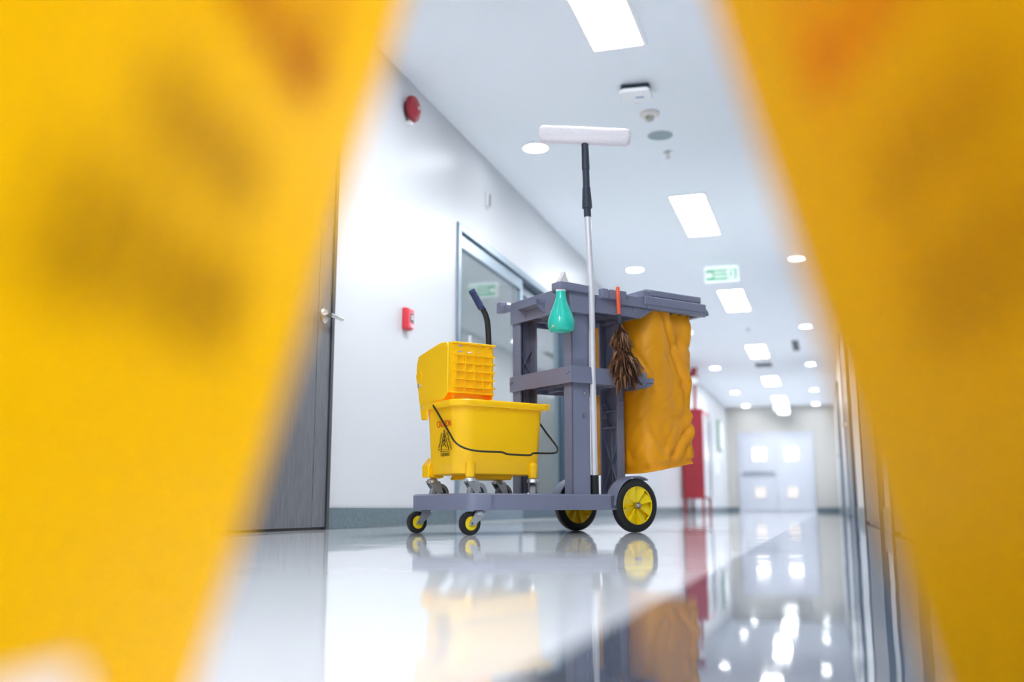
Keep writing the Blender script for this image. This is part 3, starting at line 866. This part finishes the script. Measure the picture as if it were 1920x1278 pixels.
# caster sockets
for (sx, yc) in ((-0.752, 0.060), (-0.466, 0.066), (-0.752, 0.318), (-0.466, 0.316)):
    MB().lathe([(0.016, 0.212), (0.018, 0.216), (0.020, 0.262), (0.012, 0.272)], (sx, yc, 0), 'z', 18).build('caster_socket', M_YEL, bk, bb)
MB().prism([(-0.812, 0.214), (-0.812, 0.262), (-0.786, 0.292), (-0.742, 0.292), (-0.742, 0.214)], 'y', 0.275, 0.330).build('corner_foot', M_YEL, bk, bb, bevel=0.004)
MB().prism([(-0.72, 0.205), (-0.71, 0.224), (-0.52, 0.224), (-0.53, 0.205)], 'y', 0.12, 0.27).build('drain_sump', M_YEL, bk, bb, bevel=0.003)
ZC = 0.112 + 0.041
for (sx, yc, an) in ((-0.752, 0.060, 0), (-0.466, 0.066, R(52)), (-0.768, 0.322, 0.0), (-0.466, 0.316, 0.2)):
    cc = caster(bk, sx, yc, 0.041, 0.212, M_GREYW, M_NAVY, 0.030, 0.024, bb, an)
    MB().tube([(sx, yc, 0.208), (sx, yc, 0.226)], 0.0065, 12).build('caster_stem', M_CHROME, cc, bb)
# wire bail
def lerp_path(pts, n=8):
    out = []
    P = [Vector(p) for p in pts]
    for i in range(len(P) - 1):
        p0, p1, p2, p3 = P[max(i - 1, 0)], P[i], P[i + 1], P[min(i + 2, len(P) - 1)]
        for k in range(n):
            t = k / n
            out.append(0.5 * ((2 * p1) + (p2 - p0) * t + (2 * p0 - 5 * p1 + 4 * p2 - p3) * t * t + (3 * p1 - p0 - 3 * p2 + p3) * t ** 3))
    out.append(P[-1])
    return out
def bp(s, q):      # q = 0 at the pivots, 1 at the bottom bar of the bail
    return (s, 0.195 - 0.205 * q, 0.486 - 0.182 * q)
bail_pts = [(-0.822, 0.195, 0.486), (-0.838, 0.194, 0.485)] + [bp(-0.838, q) for q in (0.15, 0.4, 0.65, 0.78)] + [bp(-0.825, 0.90), bp(-0.79, 0.975), bp(-0.74, 1.0), bp(-0.665, 1.0), bp(-0.648, 1.02), bp(-0.63, 1.045), bp(-0.545, 1.05), bp(-0.527, 1.03), bp(-0.51, 1.0), bp(-0.43, 0.99), bp(-0.40, 0.96), bp(-0.383, 0.88), bp(-0.38, 0.78)] + [bp(-0.384, q) for q in (0.5, 0.2, 0.0)] + [(-0.40, 0.195, 0.486)]
MB().tube(lerp_path(bail_pts, 6), 0.0039, 8).build('bail', M_WIRE, bk, bb)
MB().lathe([(0.010, -0.838), (0.010, -0.815)], (0, 0.195, 0.486), 'x', 14).build('bail_boss', M_YEL, bk, bb)
# printing on the front face: text x runs to -t, text y up, facing -s
def front_mtx(t, z, rot=0.0):
    tilt = math.atan2(0.013, 0.22)
    s = -0.8055 - (z - 0.256) / 0.22 * 0.0125 - 0.0016
    B = Matrix(((0, 0, -1, 0), (-1, 0, 0, 0), (0, 1, 0, 0), (0, 0, 0, 1)))
    T = Matrix.Translation(Vector((s, t, z)) - Vector(bb))
    return T @ Matrix.Rotation(-tilt, 4, 'Y') @ B @ Matrix.Rotation(rot, 4, 'Z')
text_mesh('CAUTION', 0.034, 'caution_print', M_REDPRINT, bk, front_mtx(0.150, 0.412), 0.72)
text_mesh('CUIDADO', 0.0185, 'cuidado_print', M_BLKPRINT, bk, front_mtx(0.150, 0.297), 0.80)
text_mesh('ATENCION', 0.0165, 'atencion_print', M_BLKPRINT, bk, front_mtx(0.1835, 0.347, R(66)), 0.86)
text_mesh('ATTENTION', 0.0165, 'attention_print', M_BLKPRINT, bk, front_mtx(0.1165, 0.347, R(-66)), 0.80)
tri = MB()
def seg(a, b, w):
    tri.bar((a[0], a[1], 0), (b[0], b[1], 0), w, 0.0008, (0, 0, 1))
for sc_, w_ in ((1.0, 0.0022), (0.80, 0.0014)):
    A, B_, D_ = (0, 0.042 * sc_ + (0.002 if sc_ == 1 else -0.002)), (-0.034 * sc_, -0.038 * sc_), (0.034 * sc_, -0.038 * sc_)
    seg(A, B_, w_); seg(B_, D_, w_); seg(D_, A, w_)
seg((0.0, 0.012), (-0.004, -0.008), 0.005)
seg((-0.004, -0.008), (0.012, -0.022), 0.004)
seg((-0.004, -0.008), (-0.014, -0.018), 0.0035)
seg((0.0, 0.008), (0.011, -0.004), 0.003)
seg((0.0, 0.008), (-0.011, 0.0), 0.003)
tri.lathe([(0.0042, -0.0004), (0.0042, 0.0004)], (0.002, 0.018, 0), 'z', 12)
to = tri.build('slip_triangle_print', M_BLKPRINT, bk, mtx=front_mtx(0.150, 0.347))

# ------------------------------------------------------------------ mop wringer
wb = (-0.73, 0.22, 0.50)
wr = cart_thing('mop_wringer', wb, 'yellow side press wringer with square grid front on the mop bucket', 'mop wringer')
S0, S1, TN = -0.830, -0.628, 0.100
# front plate (smooth) with its sloping top and long side flange
fp = [(TN, 0.530), (TN, 0.700), (0.112, 0.722), (0.160, 0.726), (0.340, 0.694), (0.352, 0.660), (0.355, 0.610), (0.340, 0.560), (0.312, 0.452), (0.306, 0.436), (0.262, 0.436), (0.262, 0.474), (0.245, 0.500), (0.13, 0.505)]
MB().prism(round_poly(fp, 0.008, 3), 'x', S0, S0 + 0.008).build('front_plate', M_YEL, wr, wb, bevel=0.003)
MB().prism([(TN, 0.51), (TN, 0.722), (0.16, 0.722), (0.335, 0.68), (0.335, 0.51)], 'x', S1 - 0.008, S1).build('rear_plate', M_YEL, wr, wb, bevel=0.002)
MB().lathe([(0.020, S0 - 0.004), (0.020, S0 + 0.002)], (0, 0.328, 0.612), 'x', 20).build('pivot_boss', M_YEL, wr, wb)
MB().lathe([(0.0075, S0 - 0.010), (0.0075, S0)], (0, 0.318, 0.574), 'x', 12).build('bolt', M_CHROME, wr, wb)
MB().lathe([(0.0045, S0 - 0.006), (0.0045, S0)], (0, 0.292, 0.485), 'x', 10).build('bolt', M_CHROME, wr, wb)
# near plate: a grid of ribs with a thin web; two slots left open high up
gp = MB()
cols = [S0 + 0.004, -0.797, -0.757, -0.717, -0.677, -0.640, S1]
rows = [0.530, 0.552, 0.583, 0.614, 0.645, 0.676, 0.700, 0.722]
holes = {(1, 6), (1, 5), (2, 5), (3, 5), (4, 6)}
for i in range(6):
    for j in range(7):
        a, b, c, e = cols[i], cols[i + 1], rows[j], rows[j + 1]
        if (i, j) in holes:
            ha, hb = a + 0.012, b - 0.006
            hc, he = (c + e) / 2 - 0.003, (c + e) / 2 + 0.003
            gp.box(a, ha, TN, TN + 0.004, c, e).box(hb, b, TN, TN + 0.004, c, e).box(ha, hb, TN, TN + 0.004, c, hc).box(ha, hb, TN, TN + 0.004, he, e)
        else:
            gp.box(a, b, TN, TN + 0.004, c, e)
gpo = gp.build('grid_plate', M_YEL, wr, wb, smooth=0)
for k, zz in enumerate(rows[1:6]):
    MB().box(-0.806, S1 + 0.004, TN - 0.011, TN, zz - 0.0034, zz + 0.0034).build('rib', M_YEL, gpo, wb)
for xx in cols[1:6]:
    MB().box(xx - 0.0030, xx + 0.0030, TN - 0.008, TN, 0.535, 0.690).build('rib', M_YEL, gpo, wb)
MB().box(S0 + 0.02, S1 + 0.006, TN - 0.012, TN + 0.006, 0.716, 0.724).box(S0 + 0.012, S1 + 0.002, TN - 0.010, TN + 0.004, 0.526, 0.534).build('grid_edge', M_YEL, gpo, wb, bevel=0.002)
MB().box(S0 + 0.03, S1 - 0.03, 0.112, 0.30, 0.505, 0.530).build('bottom_tray', M_YEL, wr, wb, bevel=0.004)
MB().prism([(0.14, 0.53), (0.15, 0.66), (0.16, 0.66), (0.16, 0.53)], 'x', S0 + 0.02, S1 - 0.02).build('press_plate', M_YEL, wr, wb)
MB().box(S0 + 0.008, S1 - 0.008, 0.325, 0.333, 0.51, 0.655).build('back_plate', M_YEL, wr, wb)
hp = [(-0.617, 0.14, 0.60), (-0.622, 0.14, 0.70), (-0.627, 0.14, 0.80), (-0.634, 0.14, 0.840), (-0.648, 0.14, 0.868), (-0.665, 0.14, 0.892)]
hdl = MB().tube(lerp_path(hp, 6), 0.0115, 16).build('handle', M_BLACK, wr, wb)
ga, gb = Vector((-0.656, 0.14, 0.874)), Vector((-0.704, 0.14, 0.945))
gr = []
rad = []
for k in range(31):
    gr.append(ga.lerp(gb, k / 30))
    rad.append(0.0135 + (0.0012 if k % 2 else 0) if 1 < k < 29 else 0.0135)
MB().tube(gr, rad, 18).build('grip', M_NAVYG, hdl, wb)
MB().lathe([(0.016, S1), (0.016, S1 + 0.018)], (0, 0.14, 0.61), 'x', 16).build('handle_boss', M_YEL, wr, wb)

# ------------------------------------------------------------------ window washer on its pole
pb = (-0.190, 0.030, 0.112)
ww = cart_thing('window_washer', pb, 'tall window washer with white fleece head standing in the cart', 'window washer')
pp = [Vector((-0.190, 0.030, 0.112)), Vector((-0.2345, -0.022, 0.967)), Vector((-0.2500, -0.022, 1.29)), Vector((-0.259, -0.022, 1.60))]
def pz(z):
    for a, b in zip(pp, pp[1:]):
        if z <= b.z:
            return a.lerp(b, (z - a.z) / (b.z - a.z))
    return pp[-1]
MB().tube([pz(0.20), pz(0.6), pz(0.967), pz(1.29)], 0.0125, 18).build('pole', M_ALU, ww, pb)
MB().tube([pz(0.113), pz(0.15), pz(0.228)], [0.016, 0.0165, 0.0160], 18).build('foot_cap', M_BLACK, ww, pb)
MB().tube([pz(1.275), pz(1.31), pz(1.312), pz(1.34), pz(1.40), pz(1.402), pz(1.475), pz(1.477), pz(1.598)], [0.015, 0.015, 0.021, 0.020, 0.0165, 0.0145, 0.0145, 0.0165, 0.0145], 18).build('locking_sleeve', M_NAVY, ww, pb)
# T-bar head: roughly square to the camera
hc = wp(-0.259, -0.022, 1.615)
hl, hr_ = Vector((-0.185, -0.045, 0.006)), Vector((0.185, 0.045, -0.022))
import_dir = (hr_ - hl).normalized()
def to_local(vec):     # world offset -> cart axes
    return Vector((vec.dot(E1), vec.dot(E2), vec.z))
c0 = Vector((-0.259, -0.022, 1.630))
la, lb = c0 + to_local(hl), c0 + to_local(hr_)
MB().tube([c0 + Vector((0, 0, -0.035)), c0 + Vector((0, 0, -0.008))], 0.0135, 14).tube([la.lerp(lb, 0.36) - Vector((0, 0, 0.024)), la.lerp(lb, 0.5) - Vector((0, 0, 0.030)), la.lerp(lb, 0.64) - Vector((0, 0, 0.024))], [0.005, 0.010, 0.005], 12).build('t_bar', M_NAVY, ww, pb)
sl = []
NS = 36
ax = (lb - la).normalized()
up = Vector((0, 0, 1))
sd = ax.cross(up).normalized()
up = sd.cross(ax).normalized()
for k in range(NS + 1):
    f = k / NS
    e = min(f, 1 - f)
    rs = 1.0 if e > 0.05 else (0.55 + 0.45 * math.sqrt(max(0.0, 1 - (1 - e / 0.05) ** 2)))
    c_ = la.lerp(lb, f)
    ring = []
    for i in range(28):
        a = 2 * PI * i / 28
        n_ = 3.4
        rr = (abs(math.cos(a)) ** n_ + abs(math.sin(a)) ** n_) ** (-1 / n_)
        q = c_ + (sd * math.cos(a) * 0.026 + up * math.sin(a) * 0.036) * rr * rs
        nn = noise.noise(q * 42) * 0.0022 + noise.noise(q * 14) * 0.0025
        ring.append(q + (q - c_).normalized() * nn)
    sl.append(ring)
MB().rings(sl).build('fleece_sleeve', M_FLEECE, ww, pb, smooth=70)

# ------------------------------------------------------------------ spray bottle
sbp = (-0.372, 0.000, 0.786)
sb_ = cart_thing('spray_bottle', sbp, 'turquoise teardrop spray bottle hung at the front corner of the cart tray', 'spray bottle')
MB().lathe([(0.032, 0.786), (0.046, 0.790), (0.0535, 0.806), (0.0545, 0.822), (0.051, 0.842), (0.042, 0.868), (0.031, 0.894), (0.023, 0.918), (0.020, 0.940), (0.020, 0.950)], (-0.375, -0.005, 0), 'z', 44).build('bottle', M_TURQ, sb_, sbp, smooth=60)
MB().lathe([(0.0205, 0.950), (0.021, 0.952), (0.021, 0.966), (0.017, 0.970)], (-0.375, -0.005, 0), 'z', 30).build('collar', M_WHITE, sb_, sbp)
M_SMOKE = mat('clear_white_plastic', (226, 222, 220), 0.2)
MB().prism([(-0.388, 0.970), (-0.388, 0.995), (-0.372, 1.018), (-0.366, 1.034), (-0.358, 1.032), (-0.352, 1.010), (-0.343, 0.996), (-0.343, 0.985), (-0.358, 0.980), (-0.360, 0.970)], 'y', -0.016, 0.008).build('spray_head', M_SMOKE, sb_, sbp, bevel=0.003)
MB().tube([(-0.36, -0.004, 0.995), (-0.345, -0.004, 0.985)], 0.005, 8).build('trigger', M_SMOKE, sb_, sbp)
mm = Matrix.Translation(Vector((-0.4255, -0.012, 0.803)) - Vector(sbp)) @ Matrix.Rotation(R(-15), 4, 'Z')
MB().box(-0.001, 0.004, -0.014, 0.014, -0.005, 0.005).build('small_label', mat('pale_label', (190, 220, 190), 0.5), sb_, mtx=mm)

# ------------------------------------------------------------------ feather duster
fdp = (-0.11, -0.055, 0.60)
fd = cart_thing('feather_duster', fdp, 'brown feather duster with orange handle hanging from the cart tray', 'feather duster')
h0, h1, h2, h3 = Vector((-0.121, -0.050, 0.992)), Vector((-0.116, -0.050, 0.878)), Vector((-0.112, -0.050, 0.842)), Vector((-0.088, -0.052, 0.64))
MB().tube([h0, h0.lerp(h1, 0.03), h1], [0.0065, 0.0080, 0.0080], 14).build('handle', M_ORANGE, fd, fdp)
MB().tube([h1, h2], 0.0085, 14).build('ferrule', M_NAVY, fd, fdp)
MB().tube([h2, h3], 0.005, 8).build('core', M_BLACK, fd, fdp)
fe = MB()
random.seed(11)
axd = (h3 - h2).normalized()
for k in range(1900):
    f = random.random() ** 0.9
    p = h2.lerp(h3, f)
    a = random.uniform(0, 2 * PI)
    lump = 0.8 + 0.35 * math.sin(f * 11 + 0.6)
    ln = random.uniform(0.045, 0.10) * (0.5 + 0.6 * min(1, f * 4)) * (lump if f < 0.9 else 1.0)
    out = Vector((math.cos(a), math.sin(a), 0))
    sprd = random.uniform(0.45, 1.15) * (0.45 + 0.75 * min(1, f * 3)) * (1.0 if f < 0.85 else 0.7)
    d0 = (axd * 0.7 + out * sprd).normalized()
    d1 = (axd * 1.2 + out * sprd * random.uniform(0.2, 0.9)).normalized()
    sd_ = d0.cross(out.cross(axd) + Vector((random.uniform(-.5, .5), random.uniform(-.5, .5), random.uniform(-.5, .5)))).normalized()
    if random.random() < 0.5:
        sd_ = d0.cross(Vector((random.uniform(-1, 1), random.uniform(-1, 1), random.uniform(-1, 1)))).normalized()
    wd = random.uniform(0.0022, 0.0062)
    a0, a1, a2 = p, p + d0 * ln * 0.55, p + d0 * ln * 0.55 + d1 * ln * 0.5
    fe.add([a0 - sd_ * wd * 0.4, a0 + sd_ * wd * 0.4, a1 + sd_ * wd, a1 - sd_ * wd, a2], [(0, 1, 2, 3), (3, 2, 4)])
fo = fe.build('feathers', M_FEATHER, fd, fdp, smooth=0)
fo['kind'] = 'stuff'

# ------------------------------------------------------------------ folding floor sign close to the camera
PSI = R(17.422)
az = PSI - R(1.673)
AL = R(15.394)
HS = 0.62
sg = empty('floor_sign', (-math.sin(PSI) * 0.31 + math.cos(PSI) * 0.018, math.cos(PSI) * 0.31 + math.sin(PSI) * 0.018, 0), az,
           'yellow folding floor sign standing open around the camera, out of focus', 'floor sign')
VL = HS / math.cos(AL)
def sgm(side):     # local (u, v, w): u along the hinge, v down the slope from the apex, w outward
    ex = Vector((0, 1, 0))
    ey = Vector((side * math.sin(AL), 0, -math.cos(AL)))
    ez = Vector((side * math.cos(AL), 0, math.sin(AL)))
    return Matrix(((ex.x, ey.x, ez.x, 0), (ex.y, ey.y, ez.y, 0), (ex.z, ey.z, ez.z, HS), (0, 0, 0, 1)))
def vz(z):
    return (HS - z) / math.cos(AL)
for side in (-1, 1):
    va = VL - 0.050 / math.cos(AL)
    out = [(-0.105, 0.012), (0.105, 0.012), (0.145, 0.06), (0.147, VL * 0.5), (0.152, VL - 0.012), (0.140, VL), (0.046, VL), (0.041, VL - 0.02), (0.033, va + 0.010), (0.020, va), (-0.04, va), (-0.050, va + 0.012), (-0.055, VL - 0.02), (-0.058, VL), (-0.140, VL), (-0.152, VL - 0.012), (-0.147, VL * 0.5), (-0.145, 0.06)]
    pn = MB().prism(out, 'z', 0, 0.0035, sgm(side)).build('panel', M_SIGN, sg, smooth=0)
    # print on the outer face
    pr = MB()
    random.seed(5 + side)
    for zz, u0, u1, hh in ((0.212, -0.062, 0.032, 0.013), (0.170, -0.092, 0.050, 0.018)):
        u = u0
        while u < u1:
            ww_ = random.uniform(0.007, 0.010)
            pr.box(u, u + ww_, vz(zz) - hh, vz(zz) + hh, 0.0036, 0.0042, sgm(side))
            if random.random() < 0.7:
                v_ = vz(zz) + random.choice((-1, 0, 1)) * hh * 0.8
                pr.box(u + ww_, u + ww_ + 0.006, v_ - 0.003, v_ + 0.003, 0.0036, 0.0042, sgm(side))
            u += ww_ + random.uniform(0.007, 0.011)
    pr.build('lettering', mat('dark_sign_print', (60, 48, 20), 0.6), pn)
    tg = MB()
    mt = sgm(side)
    b0, b1, ap = (-0.062, vz(0.262)), (0.062, vz(0.262)), (0.0, vz(0.372))
    for a, b in ((b0, b1), (b1, ap), (ap, b0)):
        tg.bar(mt @ Vector((a[0], a[1], 0.004)), mt @ Vector((b[0], b[1], 0.004)), 0.016, 0.0008, mt.to_3x3() @ Vector((0, 0, 1)))
    tg.build('warning_triangle', mat('orange_red_print', (226, 96, 10), 0.6), pn)
MB().tube([(0, -0.10, HS - 0.006), (0, 0.10, HS - 0.006)], 0.009, 14).build('hinge', M_SIGN, sg)
MB().box(-0.05, 0.05, -0.03, 0.03, HS - 0.012, HS + 0.004).build('carry_handle', M_SIGN, sg, bevel=0.004)
